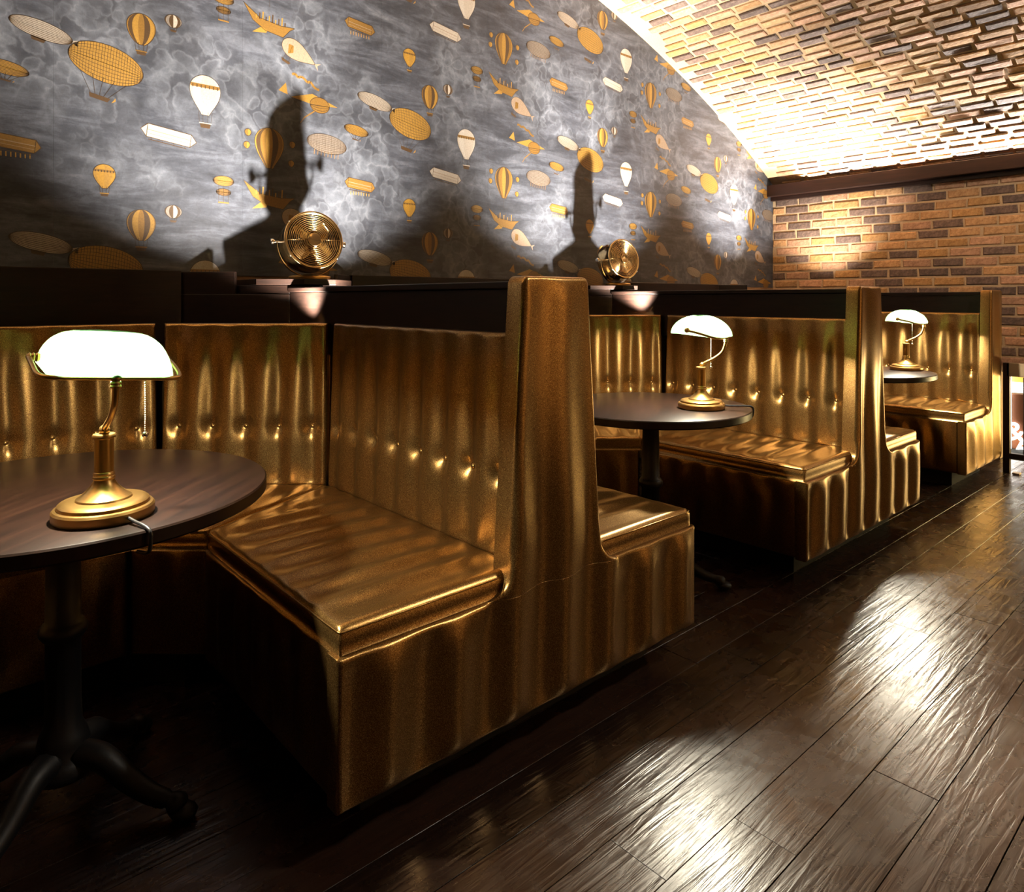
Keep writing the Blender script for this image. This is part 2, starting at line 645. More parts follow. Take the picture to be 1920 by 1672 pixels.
def balloon(I, t, w, h, cols, gores=6, basket=True, band=None, taper=.75, ropes=True, small=False):
    prof = []
    z0 = h / 2 - w * min(1.0, h / (2 * w)) * .98
    nb = 8
    for i in range(nb):
        q = 1 - i / nb
        prof.append((w * (.24 + .76 * math.cos(PI / 2 * q) ** taper), z0 - (z0 + h / 2) * q))
    for i in range(9):
        a = PI / 2 * i / 8
        prof.append((max(w * math.cos(a), 1e-4), z0 + (h / 2 - z0) * math.sin(a)))
    for g in range(gores):
        a0 = -1 + 2 * g / gores; a1 = -1 + 2 * (g + 1) / gores
        s0, s1 = math.sin(a0 * PI / 2), math.sin(a1 * PI / 2)
        pts = [t(s0 * x, z) for x, z in prof] + [t(s1 * x, z) for x, z in reversed(prof)]
        I.poly(pts, cols[g % len(cols)], 0)
    out = [t(x, z) for x, z in prof] + [t(-x, z) for x, z in reversed(prof)]
    I.path(out + [out[0]], .0022, INKD, 1)
    if band:
        zb = h * .22; x = w * .93
        I.poly([t(-x, zb - h * .035), t(x, zb - h * .035), t(x, zb + h * .05), t(-x, zb + h * .05)], band, 1)
        for i in range(7):
            xx = -x + 2 * x * (i + .5) / 7
            I.line(t(xx, zb - h * .05), t(xx, zb + .03 * h), .004, UMB, 2)
    if basket:
        bw = w * .36
        for s in (-1, -.4, .4, 1):
            I.line(t(s * w * .45, -h * .42), t(s * bw, -h * .70), .0016, INKD, 1)
        I.poly([t(-bw, -h * .70), t(-bw * .8, -h * .82), t(bw * .8, -h * .82), t(bw, -h * .70)], UMB, 1)
        I.line(t(-bw * 1.1, -h * .70), t(bw * 1.1, -h * .70), .004, cols[0], 2)


def airship(I, t, a, b, col, net=True, gond='basket', fins=False, dark=UMB, nose=0):
    pts = [t(x * (1 + nose * (1 if x > 0 else 0) * abs(x) / a * .2), z) for x, z in ell(a, b)]
    I.poly(pts, col, 0)
    I.path(pts + [pts[0]], .0024, INKD, 1)
    low = [t(x, z * .96 - .0) for x, z in ell(a, b) if z < -b * .25]
    for q in (.2, .4, .6, .8):
        I.path([t(x, z * q) for x, z in ell(a, b, 36) if z <= 1e-9][::1], .0018, dark, 1)
        I.path([t(x, z * q) for x, z in ell(a, b, 36) if z >= -1e-9], .0014, dark, 1)
    if net:
        for i in range(1, 26):
            x = -a + 2 * a * i / 26; z = b * math.sqrt(1 - (x / a) ** 2)
            I.path([t(x - z * .12 * math.cos(q * PI), z * math.cos(q * PI) * .98) for q in (0, .25, .5, .75, 1)], .0014, dark, 1)
    if fins:
        I.poly([t(a * .92, 0), t(a * 1.22, b * .42), t(a * 1.16, 0), t(a * 1.22, -b * .42)], col, 0)
        I.line(t(a * .92, 0), t(a * 1.18, 0), .0016, INKD, 1)
    if gond == 'basket':
        for s in (-.62, -.3, 0, .3, .62):
            I.line(t(s * a, -b * .75), t(s * a * .38, -b * 1.75), .0017, INKD, 1)
        I.poly([t(-a * .27, -b * 1.75), t(-a * .23, -b * 1.98), t(a * .24, -b * 1.98), t(a * .30, -b * 1.75)], UMB, 1)
        I.poly([t(a * .34, -b * 1.95), t(a * .44, -b * 1.8), t(a * .42, -b * 1.62)], GOLD, 1)
    elif gond == 'car':
        I.poly([t(-a * .28, -b * .9), t(-a * .22, -b * 1.35), t(a * .16, -b * 1.35), t(a * .22, -b * .9)], UMB, 1)
    elif gond == 'fringe':
        for i in range(8):
            x = -a * .6 + a * 1.2 * i / 7
            I.line(t(x, -b * .8), t(x, -b * 1.35), .003, GOLD2, 1)


def tubeship(I, t, a, b, col, gond=True):
    I.poly([t(-a, 0), t(-a * .78, b), t(a * .78, b), t(a, 0), t(a * .78, -b), t(-a * .78, -b)], col, 0)
    I.path([t(-a, 0), t(-a * .78, b), t(a * .78, b), t(a, 0), t(a * .78, -b), t(-a * .78, -b), t(-a, 0)], .0026, UMB, 1)
    I.line(t(-a * .78, b), t(-a * .78, -b), .0022, UMB, 1); I.line(t(a * .78, b), t(a * .78, -b), .0022, UMB, 1)
    I.line(t(-a * .78, b * .1), t(a * .78, b * .1), .003, TAN, 1)
    I.line(t(-a * .78, -b * .45), t(a * .78, -b * .45), .0018, TAN, 1)
    if gond:
        I.line(t(-a * .7, -b * 1.35), t(a * .66, -b * 1.35), .003, UMB, 1)
        for s in (-.6, -.2, .2, .6):
            I.line(t(s * a, -b), t(s * a, -b * 1.35), .0016, INKD, 1)


def skyboat(I, t, a, b, col):
    hull = [t(-a, b), t(-a * .62, -b * .25), t(-a * .15, -b * .8), t(a * .55, -b * .95), t(a * .8, -b * .2), t(a, b * .15), t(a * .45, -b * .02), t(-a * .35, b * .1)]
    I.poly(hull, GOLD2, 0); I.path(hull + [hull[0]], .002, INKD, 1)
    for i in range(10):
        x = -a * .5 + a * 1.1 * i / 9; hh = b * (.35 + .35 * ((i * 7) % 3) / 2)
        I.line(t(x, 0), t(x, hh), a * .05, UMB if i % 2 else GOLD, 1)
    I.poly([t(-a * .3, -b * .6), t(-a * .62, -b * 1.25), t(-a * .1, -b * 1.0), t(-a * .05, -b * .75)], GOLD, 1)


def finship(I, t, a, b):
    """plump pale airship with a small tail fin"""
    pts = []
    for i in range(24):
        an = 2 * PI * i / 24; x = a * math.cos(an); z = b * math.sin(an)
        k = (x + a) / (2 * a); z *= (1.0 - .78 * k ** 1.5)
        pts.append(t(x, z))
    I.poly(pts, TAN, 0); I.path(pts + [pts[0]], .002, INKD, 1)
    I.poly([t(a * .95, 0), t(a * 1.28, b * .35), t(a * 1.15, 0), t(a * 1.28, -b * .35)], TAN, 0)
    I.poly([t(-a * .5, -b * .6), t(-a * .66, b * .15), t(-a * .4, b * .25), t(-a * .26, -b * .3)], GOLD2, 1)
    for s in (-.6, -.3):
        I.line(t(a * s, -b * .75), t(a * s, -b * 1.25), .002, INKD, 1)
    I.poly([t(-a * .72, -b * 1.2), t(-a * .62, -b * 1.42), t(-a * .24, -b * 1.42), t(-a * .16, -b * 1.2)], UMB, 1)
    for i in range(1, 7):
        x = -a + 2 * a * i / 8; k = i / 8; z = b * math.sqrt(1 - (x / a) ** 2) * (1 - .78 * k ** 1.5)
        I.line(t(x, z * .9), t(x + .008, -z * .9), .0012, GREY, 1)


def winged(I, t, a, b):
    I.poly([t(-a, 0), t(-a * .1, b * .55), t(a, -b * .15), t(a * .1, -b * .35)], GOLD, 0)
    pts = [t(x + a * .22, z - b * .25) for x, z in ell(a * .42, b * .62)]
    I.poly(pts, GOLD2, 1); I.path(pts + [pts[0]], .0026, UMB, 2)
    for q in (.35, .7):
        I.path([t(x + a * .22, z * q - b * .25) for x, z in ell(a * .42, b * .62, 36) if z <= 0], .002, UMB, 2)
    I.poly([t(-a * 1.5, b * .3), t(-a * 1.2, b * 1.0), t(-a * 1.12, b * .12)], GOLD, 0)
    I.line(t(-a * 1.12, b * .2), t(-a * .3, -b * 1.2), .0018, INKD, 0)
    I.line(t(a * .05, -b * .7), t(-a * .45, -b * 1.45), .006, GOLD2, 0)
    I.line(t(-a * .45, -b * 1.45), t(-a * .6, -b * 1.9), .004, GOLD2, 0)
    fl = [t(-a * .95 + a * 1.15 * i / 9, b * (1.75 - .9 * (i / 9) ** 2 + .12 * math.sin(i * 2.3))) for i in range(10)]
    I.path(fl, .011, GOLD2, 1)


def motif(I, kind, x, z):
    if kind == 'blimp': airship(I, T(x, z, -.20), .128, .072, GOLD, True, 'basket')
    elif kind == 'ball': balloon(I, T(x, z + .010), .052, .122, [GOLD2, UMB, GOLD], 7)
    elif kind == 'sball': balloon(I, T(x, z + .010), .032, .052, [UMB, GREY, UMB, CREAM], 6)
    elif kind == 'wball': balloon(I, T(x, z + .025), 0.062, .165, [CREAM, srgb(196, 188, 176), CREAM], 5, True, GOLD2, 1.15)
    elif kind == 'cyl': tubeship(I, T(x, z, -.13), .105, .026, CREAM)
    elif kind == 'yball': balloon(I, T(x, z + .012), .038, .092, [GOLD, srgb(178, 134, 50)], 4, True, GOLD2, 1.1)
    elif kind == 'dbl':
        airship(I, T(x, z + .035), .043, .021, GOLD, False, None); airship(I, T(x, z - .012), .030, .015, GOLD2, False, None)
        for s in (-.02, 0, .02):
            I.line((x + s, z + .016), (x + s, z - .055), .0016, INKD, 1)
        I.line((x - .022, z - .056), (x + .022, z - .056), .006, GOLD2, 1)
    elif kind == 'boat': skyboat(I, T(x, z, -.06), .118, .052, GOLD)
    elif kind == 'fin': finship(I, T(x - .01, z, -.42), .085, .055)
    elif kind == 'wing': winged(I, T(x, z), .115, .058)
    elif kind == 'bigball':
        balloon(I, T(x, z), .066, .178, [GOLD, UMB, GOLD2], 7, False, None, 1.15)
        I.line((x, z - .083), (x, z - .145), .0016, INKD, 0)
        for dx, dz in ((-.095, .055), (-.10, .0), (.105, .03), (.10, -.055)):
            balloon(I, T(x + dx, z + dz), .014, .030, [GOLD2, GOLD], 2, False)
    elif kind == 'grey': airship(I, T(x, z + .012, -.08), .100, .044, GREY, True, 'fringe')
    elif kind == 'yship': airship(I, T(x, z + .018, -.14), .066, .024, GOLD, False, 'basket')
    elif kind == 'bship': tubeship(I, T(x, z + .006, -.10), .082, .024, GOLD2); [I.line((x - .05 + .014 * i, z - .028), (x - .05 + .014 * i, z - .045), .004, GOLD, 1) for i in range(8)]
    elif kind == 'pale': airship(I, T(x, z, -.20), .098, .033, srgb(176, 166, 152), False, 'car', True)


PATTERN = [('blimp', .171, 1.992), ('ball', .290, 2.144), ('sball', .407, 2.206), ('wball', .531, 1.918), ('cyl', .392, 1.755), ('yball', .163, 1.553),
           ('dbl', .605, 1.562), ('boat', .803, 1.553), ('fin', .950, 2.214), ('wing', 1.016, 2.010), ('bigball', .803, 1.764), ('grey', 1.078, 1.810),
           ('yship', 1.231, 1.892), ('bship', 1.251, 1.645), ('pale', 1.333, 2.068)]
ZR = .765
for i in range(-4, 8):
    xa, xb = SX0 + SW * i, SX0 + SW * (i + 1)
    xb = min(xb, XW)
    if xa >= XW - .02:
        break
    n = 10
    xs = [xa + .00025 + (xb - xa - .0005) * j / n for j in range(n + 1)]
    v = [(x, YW - .0004, ZW0) for x in xs] + [(x, YW - .0004, vault_z(x) + .02) for x in xs]
    v += [(x, YW + .002, z) for x, _, z in v]
    m = n + 1
    f = [(j, j + 1, m + j + 1, m + j) for j in range(n)]
    f += [(0, m, 3 * m, 2 * m), (n, 2 * m + n, 3 * m + n, m + n)]
    st = obj('wallpaper_strip', v, f, 'wallpaper', wall_back, False)
    I = Ink()
    for kind, dx, z0 in PATTERN:
        for per in range(-3, 5):
            x = SX0 + 2 * SW * per + dx
            if not (xa <= x < xb):
                continue
            for kz in range(-1, 3):
                z = z0 + ZR * kz
                if z > ZW0 - .06 and z < vault_z(x) + .03 and x < XW - .03:
                    motif(I, kind, x, z)
    if I.v:
        po = obj('printed_motifs', I.v, I.f, 'print', st, False, 'stuff')
        at = po.data.color_attributes.new('ink', 'FLOAT_COLOR', 'CORNER')
        k = 0
        for p, c in zip(po.data.polygons, I.c):
            for _ in p.loop_indices:
                at.data[k].color = c; k += 1


# ---- bricks
def brick_meshes(L, H, D, key, mats, nvar=3):
    """chipped bricks: 8 outer + bevel ring, a handful of variants shared by all copies"""
    out = {}
    r = random.Random(key)
    for mt in mats:
        lst = []
        for k in range(nvar):
            c = .006
            j = lambda s=.003: r.uniform(-s, s)
            back = [(-L / 2 + j(), -H / 2 + j(.002), 0), (L / 2 + j(), -H / 2 + j(.002), 0), (L / 2 + j(), H / 2 + j(.002), 0), (-L / 2 + j(), H / 2 + j(.002), 0)]
            mid = [(x, y, D - c * .8 + j(.001)) for x, y, _ in back]
            top = [(x - math.copysign(c + abs(j(.003)), x), y - math.copysign(c * .8 + abs(j(.002)), y), D + j(.002)) for x, y, _ in back]
            v = back + mid + top
            f = []
            for a in range(2):
                for i in range(4):
                    q = (i + 1) % 4
                    f.append((a * 4 + i, a * 4 + q, a * 4 + 4 + q, a * 4 + 4 + i))
            f.append((8, 9, 10, 11))
            me = bpy.data.meshes.new('brick')
            me.from_pydata(v, [], f); me.materials.append(M[mt]); me.update()
            lst.append(me)
        out[mt] = lst
    return out


BM = ['br_tan', 'br_pink', 'br_och', 'br_dark']
CX, CY = math.cos(math.radians(48.1185)), math.sin(math.radians(48.1185))


def in_frame(p, mx=60):
    d = CX * p[0] + CY * p[1]
    if d < .1:
        return None
    r = CY * p[0] - CX * p[1]
    x = 960 + 1310 * r / d; y = 560.8 - 1310 * (p[2] - 1.1) / d
    return d if (-mx < x < 1920 + mx and -mx < y < 1672 + mx) else None


def lay_bricks(places, meshes, parent, limit, seed):
    """places: (matrix, material); nearest in view become parts, the rest one joined part"""
    r = random.Random(seed)
    ranked = []
    for mt, mat in places:
        d = in_frame(mt.translation)
        ranked.append((0 if d else 1, d or 99, mt, mat))
    ranked.sort(key=lambda q: (q[0], q[1]))
    rest_v, rest_f, rest_m = [], [], []
    for idx, (_, _, mt, mat) in enumerate(ranked):
        me = r.choice(meshes[mat])
        if idx < limit and ranked[idx][0] == 0:
            o = bpy.data.objects.new('brick', me); COL.objects.link(o); o.parent = parent; o.matrix_world = mt
        else:
            n = len(rest_v)
            rest_v += [tuple(mt @ v.co) for v in me.vertices]
            for p in me.polygons:
                rest_f.append(tuple(n + q for q in p.vertices)); rest_m.append(BM.index(mat))
    if rest_v:
        me = bpy.data.meshes.new('outer_bricks'); me.from_pydata(rest_v, [], rest_f)
        for b in BM:
            me.materials.append(M[b])
        me.polygons.foreach_set('material_index', rest_m); me.update()
        o = bpy.data.objects.new('outer_bricks', me); COL.objects.link(o); o.parent = parent; o['kind'] = 'stuff'


# end wall of brick
wv, wf = [], []
wall_right = obj('wall_right', *merge([box_geo(XW, XW + .2, 1.34, YW, 0, 2.3), box_geo(XW, XW + .2, -1.2, 1.34, .60, 2.3)]), 'mortar', None, False, 'structure')
bm1 = brick_meshes(.190, .056, .007, 5, BM)
rb_ = random.Random(11)
places = []
row = 0
z = .045
while z < 1.97:
    y = YW - .008 - (.0 if row % 2 else -.1) - rb_.uniform(0, .03)
    while y > -.3:
        yc = y - .0965
        pool = rb_.random()
        mat = 'br_dark' if pool < .34 else ('br_tan' if pool < .60 else ('br_pink' if pool < .84 else 'br_och'))
        L = 1.0
        y1, y0 = yc + .0965, yc - .0965
        if y1 > YW - .004:
            y1 = YW - .004
        if y1 - y0 > .03 and not (yc < 1.45 and z < .66):
            m4 = Matrix(((0, 0, -1, XW), (-(y1 - y0) / .193, 0, 0, (y0 + y1) / 2), (0, 1, 0, z + rb_.uniform(-.0015, .0015)), (0, 0, 0, 1)))
            places.append((m4, mat))
        y -= .205 + rb_.uniform(-.004, .004)
    z += .0696; row += 1
lay_bricks(places, bm1, wall_right, 300, 21)

# vaulted brick ceiling
nS, nY = 60, 2
s0v, s1v = -6.2, VR * math.asin((XW - VC[0]) / VR) + .03
V, F = [], []
for i in range(nS + 1):
    a = (s0v + (s1v - s0v) * i / nS) / VR
    for y in (-1.2, YW + .02):
        V.append((VC[0] + VR * math.sin(a), y, VC[1] + VR * math.cos(a)))
for i in range(nS):
    F.append((2 * i, 2 * i + 1, 2 * i + 3, 2 * i + 2))
n0 = len(V)
V += [(x, y, z + .15) for x, y, z in V]
F += [tuple(n0 + q for q in reversed(f)) for f in F[:nS]]
ceiling = obj('ceiling', V, F, 'mortar', None, True, 'structure')
bm2 = brick_meshes(.168, .052, .009, 9, BM, 4)
places = []
s = 1.6; row = 0
while s < s1v - .02:
    a = s / VR
    cx, cz = VC[0] + VR * math.sin(a), VC[1] + VR * math.cos(a)
    tx, tz = math.cos(a), -math.sin(a)
    nx, nz = -math.sin(a), -math.cos(a)
    y = YW - rb_.uniform(.02, .17)
    first = True
    while y > .35:
        Lb = .170 * rb_.uniform(.86, 1.08)
        yc = y - Lb / 2
        pool = rb_.random()
        mat = 'br_dark' if pool < .30 else ('br_tan' if pool < .56 else ('br_pink' if pool < .80 else 'br_och'))
        tl = rb_.uniform(-.03, .03)
        k = Lb / .170
        jit = rb_.uniform(-.003, .004)
        # local x -> -Y (brick length), local y -> along the arc, local z -> inward normal
        ex = Vector((0, -1, 0)) * k + Vector((tx, 0, tz)) * tl * .3
        ey = Vector((tx, 0, tz)) * -1
        ez = Vector((nx, 0, nz))
        if ex.cross(ey).dot(ez) < 0:
            ey = -ey
        m4 = Matrix(((ex.x, ey.x, ez.x, cx + ez.x * jit), (ex.y, ey.y, ez.y, yc), (ex.z, ey.z, ez.z, cz + ez.z * jit), (0, 0, 0, 1)))
        places.append((m4, mat))
        y -= Lb + .018
    s += .068; row += 1
lay_bricks(places, bm2, ceiling, 300, 22)

# plain wall across the aisle, out of view, added so the benches reflect it
wall_front = box('wall_front', (-1.6, XW + .2, -1.55, -1.42, 0, 3.3), 'aislewall', None, 0, 'structure')
# beam with its shadow trim
beam = box('trim_1', (5.62, XW - .001, -1.2, YW - .001, 1.976, 2.072), 'beam', None, .003, 'structure')
trimb = box('trim_2', (5.685, XW - .001, -1.2, YW - .001, 1.944, 1.975), 'beam', None, .002, 'structure')

# dark panelling behind each booth: back panel and canted corner panels
tn = 3
for k in (-1, 0, 1, 2):
    xb = XC0 - MOD / 2 + MOD * k
    if k > -1:
        o = box('trim_%d' % tn, (xb - .602, xb + .602, 2.962, YW - .0035, .86, 1.214), 'panel', None, .003, 'structure'); tn += 1
    for s in (-1, 1):
        if k == -1 and s == -1:
            continue
        p0 = Vector((xb + s * .604, 2.975, 0)); p1 = Vector((xb + s * .911, 2.645, 0))
        dr = (p1 - p0).normalized(); nr = Vector((s * -dr.y * s, dr.x, 0))
        nb = Vector((s * .72, .69, 0)) * .018
        q = p0.lerp(p1, .50)

        def ordp(a, b):
            pts = [a, b, b + nb, a + nb]
            ar = sum(pts[i].x * pts[(i + 1) % 4].y - pts[(i + 1) % 4].x * pts[i].y for i in range(4))
            if ar < 0:
                pts.reverse()
            return [(p.x, p.y) for p in pts]
        V1 = prism('trim_%d' % tn, ordp(p0, p1), .86, 1.120, 'panel', None, .002, 'structure')
        tn += 1
        V2 = prism('upper_rail', ordp(p0, q), 1.120, 1.210, 'panel', V1, .002)
    # corner shelf joining this booth's corner to the next one over the divider
    xc = xb + MOD / 2
    if k < 2:
        pts = [(xc - .335, 2.990), (xc - .0715, 2.648), (xc + .0715, 2.648), (xc + .335, 2.990)]
        prism('trim_%d' % tn, pts, 1.121, 1.156, 'panel', None, .002, 'structure'); tn += 1
    else:
        pts = [(xc - .335, 2.990), (xc - .0715, 2.648), (XW - .02, 2.648), (XW - .02, 2.990)]
        prism('trim_%d' % tn, pts, 1.121, 1.156, 'panel', None, .002, 'structure'); tn += 1


# =================================================================== BOOTHS
Z_B0, Z_B1 = .094, .398          # base panels
Z_S0, Z_S1 = .392, .455          # seat cushions
Z_T = 1.016                      # backrest top
ZBTN = .652
BH = Z_T - Z_S1 + .01            # backrest height


def backrest(name, p0, p1, parent, btn_a, seed, lean=.022, inset=.0015):
    """backrest standing on the seat between XY points p0, p1 (left to right seen from the seat), buttons at btn_a along it"""
    p0 = Vector((*p0, Z_S1 - .01)); p1 = Vector((*p1, Z_S1 - .01))
    A = (p1 - p0); L = A.length; A.normalize()
    Nh = Vector((A.y, -A.x, 0))              # towards the seat
    B = (Vector((0, 0, 1)) * BH - Nh * lean).normalized()
    N = A.cross(B)
    if N.dot(Nh) < 0:
        N = -N
    zb = ZBTN - Z_S1 + .01
    sp = btn_a[1] - btn_a[0]
    r = random.Random(seed)
    ph = [r.uniform(-.25, .25) for _ in btn_a]

    def disp(a, b):
        # vertical flutes that start at the buttons and fade to the top, folds fanning out below them
        q = (a - btn_a[0]) / sp
        i = max(0, min(len(btn_a) - 1, round(q)))
        dz = b - zb
        if dz >= 0:
            wv = .0190 * max(.25, 1 - (dz / (BH - zb - .03)) ** 2.4)
            sh = ph[i] * .25
            fl = -(.5 + .5 * math.cos(2 * PI * (q + sh * min(1, dz / .2)))) ** 1.3 * wv
        else:
            k = min(1, -dz / .16)
            wv = .0190 * (1 - k) + .0120 * k
            fl = -(.5 + .5 * math.cos(2 * PI * q * 1.0)) ** (1.3 + .6 * k) * wv
            fl += .0022 * math.cos(4 * PI * q + 1.1) * k * (1 - max(0, (-dz - .16) / .06)) if -dz < .22 else 0
        d = 0
        ab = btn_a[i]
        rr = (a - ab) ** 2 + dz ** 2
        d -= .011 * math.exp(-rr / (2 * .017 ** 2))
        d += .0022 * math.exp(-((a - ab) ** 2 + (dz + .045) ** 2) / (2 * .022 ** 2))
        pu = .006 * math.sin(PI * max(0, min(1, b / BH))) ** .7
        return fl + d + pu + .0007 * wob(a, b, seed)
    o = pad(name, p0 + A * inset, A, B, N, L - 2 * inset, BH, .062, max(20, int(L / .0105)), 60, disp, .013, parent, efade=.018)
    for ab in btn_a:
        c = p0 + A * ab + B * zb + N * (disp(ab, zb) + .0015)
        v, f = ball_geo((0, 0, 0), .0085, 1, 1, .55, 12, 6)
        rot = N.to_track_quat('Z', 'Y').to_matrix()
        obj('button', [c + rot @ Vector(q) for q in v], f, 'vinyl', o)
    return o


def seat_top(name, quad, parent, run, seed):
    """cushion over the XY quad (b0-left, b0-right, b1-right, b1-left); run = unit XY direction the flutes are counted along"""
    a, b, c, d = [Vector((*q, 0)) for q in quad]
    nu, nv = 40, 40
    V = []
    rbv = .014

    def smp(n):
        e = [0, .012, .03, .06]
        return e + [.1 + .8 * i / n for i in range(n + 1)] + [1 - x for x in reversed(e)]
    us, vs = smp(nu), smp(nv)
    for t in vs:
        for s in us:
            p = (a * (1 - s) + b * s) * (1 - t) + (d * (1 - s) + c * s) * t
            wl = ((a - d).length * (1 - s) + (b - c).length * s); wu = ((a - b).length * (1 - t) + (d - c).length * t)
            e = min(s * wu, (1 - s) * wu, t * wl, (1 - t) * wl)
            drop = 0
            if e < rbv:
                q = 1 - e / rbv; drop = rbv * (1 - math.sqrt(max(0, 1 - q * q)))
            along = p.x * run[0] + p.y * run[1]
            fl = .0066 * math.sin(2 * PI * along / .104 + seed + .5 * math.sin(along * 9)) + .0007 * math.sin(2 * PI * along / .061 + seed * 2)
            dome = .006 * (math.sin(PI * s) * math.sin(PI * t)) ** .6 if 0 < s < 1 and 0 < t < 1 else 0
            V.append((p.x, p.y, Z_S1 - .004 + dome + fl * min(1, e / .09) - drop))
    nU, nV = len(us), len(vs)
    F = [(j * nU + i, j * nU + i + 1, (j + 1) * nU + i + 1, (j + 1) * nU + i) for j in range(nV - 1) for i in range(nU - 1)]
    ring = [i for i in range(nU)] + [j * nU + nU - 1 for j in range(1, nV)] + [(nV - 1) * nU + i for i in range(nU - 2, -1, -1)] + [j * nU for j in range(nV - 2, 0, -1)]
    base = len(V)
    cen = (a + b + c + d) / 4
    V1 = []
    for lvl, zz in ((0, Z_S1 - .035), (1, Z_S0)):
        for idx in ring:
            x, y, _ = V[idx]; V1.append((x, y, zz))
    V += V1
    R = len(ring)
    for i in range(R):
        j = (i + 1) % R
        F.append((ring[j], ring[i], base + i, base + j)); F.append((base + j, base + i, base + R + i, base + R + j))
    F.append(tuple(base + R + i for i in range(R)))
    x1 = (b - a).cross(d - a)
    if x1.z < 0:
        F = [tuple(reversed(q)) for q in F]
    o = obj(name, V, F, 'vinyl', parent)
    return o


def base_panel(name, p0, p1, parent, seed, wl=.118, z0=Z_B0, z1=Z_B1, amp=.0058):
    p0 = Vector((*p0, z0)); p1 = Vector((*p1, z0)); A = p1 - p0; L = A.length; A.normalize()
    N = Vector((A.y, -A.x, 0))

    def disp(a, b):
        return amp * math.sin(2 * PI * a / wl + seed + .4 * math.sin(b * 14 + seed)) + .0008 * wob(a, b, seed) + .003
    return pad(name, p0, A, (0, 0, 1), N, L, z1 - z0, .03, max(14, int(L / .012)), 16, disp, .010, parent, efade=.08)


def end_panel(xc, parent, left=True, right=True, seed=0.0):
    """upholstered end of the divider: low bench end with a tapering pillar in the middle"""
    hw = .6085
    xl = -hw if left else -.135
    xr = hw if right else .118
    WL = .172

    def rip(x, z):
        fade = 1.0 if z < .55 else max(.35, 1 - (z - .55) / .5)
        return fade * (.0110 * math.sin(2 * PI * (x + .018) / WL + .25 * math.sin(z * 9 + seed)) + .0012 * math.sin(2 * PI * (x) / (WL / 2) + 1.0 + seed) + .0007 * wob(x, z, seed)) + .003
    zt = 1.157
    z1 = Z_B1

    def half(z):
        h_ = .165 - (.165 - .116) * (z - .45) / (zt - .45)
        r = .055
        dz = z - z1
        if dz < r:
            h_ += r - math.sqrt(max(0, r * r - (r - dz) ** 2))
        if z > zt - .02:
            q = (z - (zt - .02)) / .02
            h_ -= .02 * (1 - math.sqrt(max(0, 1 - q * q)))
        return h_
    V, F = [], []
    rb = .011

    def row_pts(xa, xb_, z, n, ebot, etop, el, er, bonus=0.0):
        e = [rb * (1 - math.cos(PI / 2 * i / 4)) for i in range(4)]
        xs = [xa + x for x in e] + [xa + rb + (xb_ - xa - 2 * rb) * i / n for i in range(n + 1)] + [xb_ - x for x in reversed(e)]
        out = []
        for x in xs:
            d = 0
            for dist, on in ((x - xa, el), (xb_ - x, er), (ebot, True), (etop(x), True)):
                if on and dist < rb:
                    q = 1 - dist / rb; d = max(d, rb * (1 - math.sqrt(max(0, 1 - q * q))))
            ed = min(1, min(x - xa + bonus, xb_ - x + bonus, ebot, etop(x) * .4) / .02)
            out.append((xc + x, YF + .003 - rip(x, z) * max(0, ed) + d, z))
        return out
    # lower block
    n = 110
    zs = [Z_B0 + rb * (1 - math.cos(PI / 2 * i / 4)) for i in range(4)] + [Z_B0 + rb + (z1 - Z_B0 - 2 * rb) * i / 12 for i in range(13)] + [z1 - rb * (1 - math.cos(PI / 2 * i / 4)) for i in range(3, -1, -1)]
    rows = []
    for z in zs:
        et = lambda x, z=z: (z1 - z) if abs(x) > half(z1) else 1.0
        rows.append(row_pts(xl, xr, z, n, z - Z_B0, et, True, True))
    nU = len(rows[0])
    for r_ in rows:
        V += r_
    nV = len(rows)
    F += [(j * nU + i, j * nU + i + 1, (j + 1) * nU + i + 1, (j + 1) * nU + i) for j in range(nV - 1) for i in range(nU - 1)]
    ring = [i for i in range(nU)] + [j * nU + nU - 1 for j in range(1, nV)] + [(nV - 1) * nU + i for i in range(nU - 2, -1, -1)] + [j * nU for j in range(nV - 2, 0, -1)]
    b0 = len(V)
    V += [(V[i][0], YF + .05, V[i][2]) for i in ring]
    R = len(ring)
    F += [(ring[(i + 1) % R], ring[i], b0 + i, b0 + (i + 1) % R) for i in range(R)]
    # pillar
    zs = [z1 + .055 * (1 - math.cos(PI / 2 * i / 8)) for i in range(8)] + [z1 + .055 + (zt - .02 - z1 - .055) * i / 40 for i in range(41)] + [zt - .02 + .02 * math.sin(PI / 2 * i / 6) for i in range(1, 7)]
    o0 = len(V); rows = []
    for z in zs:
        h_ = half(z)
        l_ = -h_ if left else -h_
        r_ = h_ if right else min(h_, .118)
        rows.append(row_pts(l_, r_, z, 34, 1.0, (lambda x, z=z: (zt - z)), True, True, max(0.0, .06 - .6 * (z - z1))))
    nU = len(rows[0]); nV = len(rows)
    for r_ in rows:
        V += r_
    F += [(o0 + j * nU + i, o0 + j * nU + i + 1, o0 + (j + 1) * nU + i + 1, o0 + (j + 1) * nU + i) for j in range(nV - 1) for i in range(nU - 1)]
    ring = [o0 + i for i in range(nU)] + [o0 + j * nU + nU - 1 for j in range(1, nV)] + [o0 + (nV - 1) * nU + i for i in range(nU - 2, -1, -1)] + [o0 + j * nU for j in range(nV - 2, 0, -1)]
    b0 = len(V)
    V += [(V[i][0], YF + .062, V[i][2]) for i in ring]
    R = len(ring)
    F += [(ring[(i + 1) % R], ring[i], b0 + i, b0 + (i + 1) % R) for i in range(R)]
    return obj('end_panel', V, F, 'vinyl', parent)


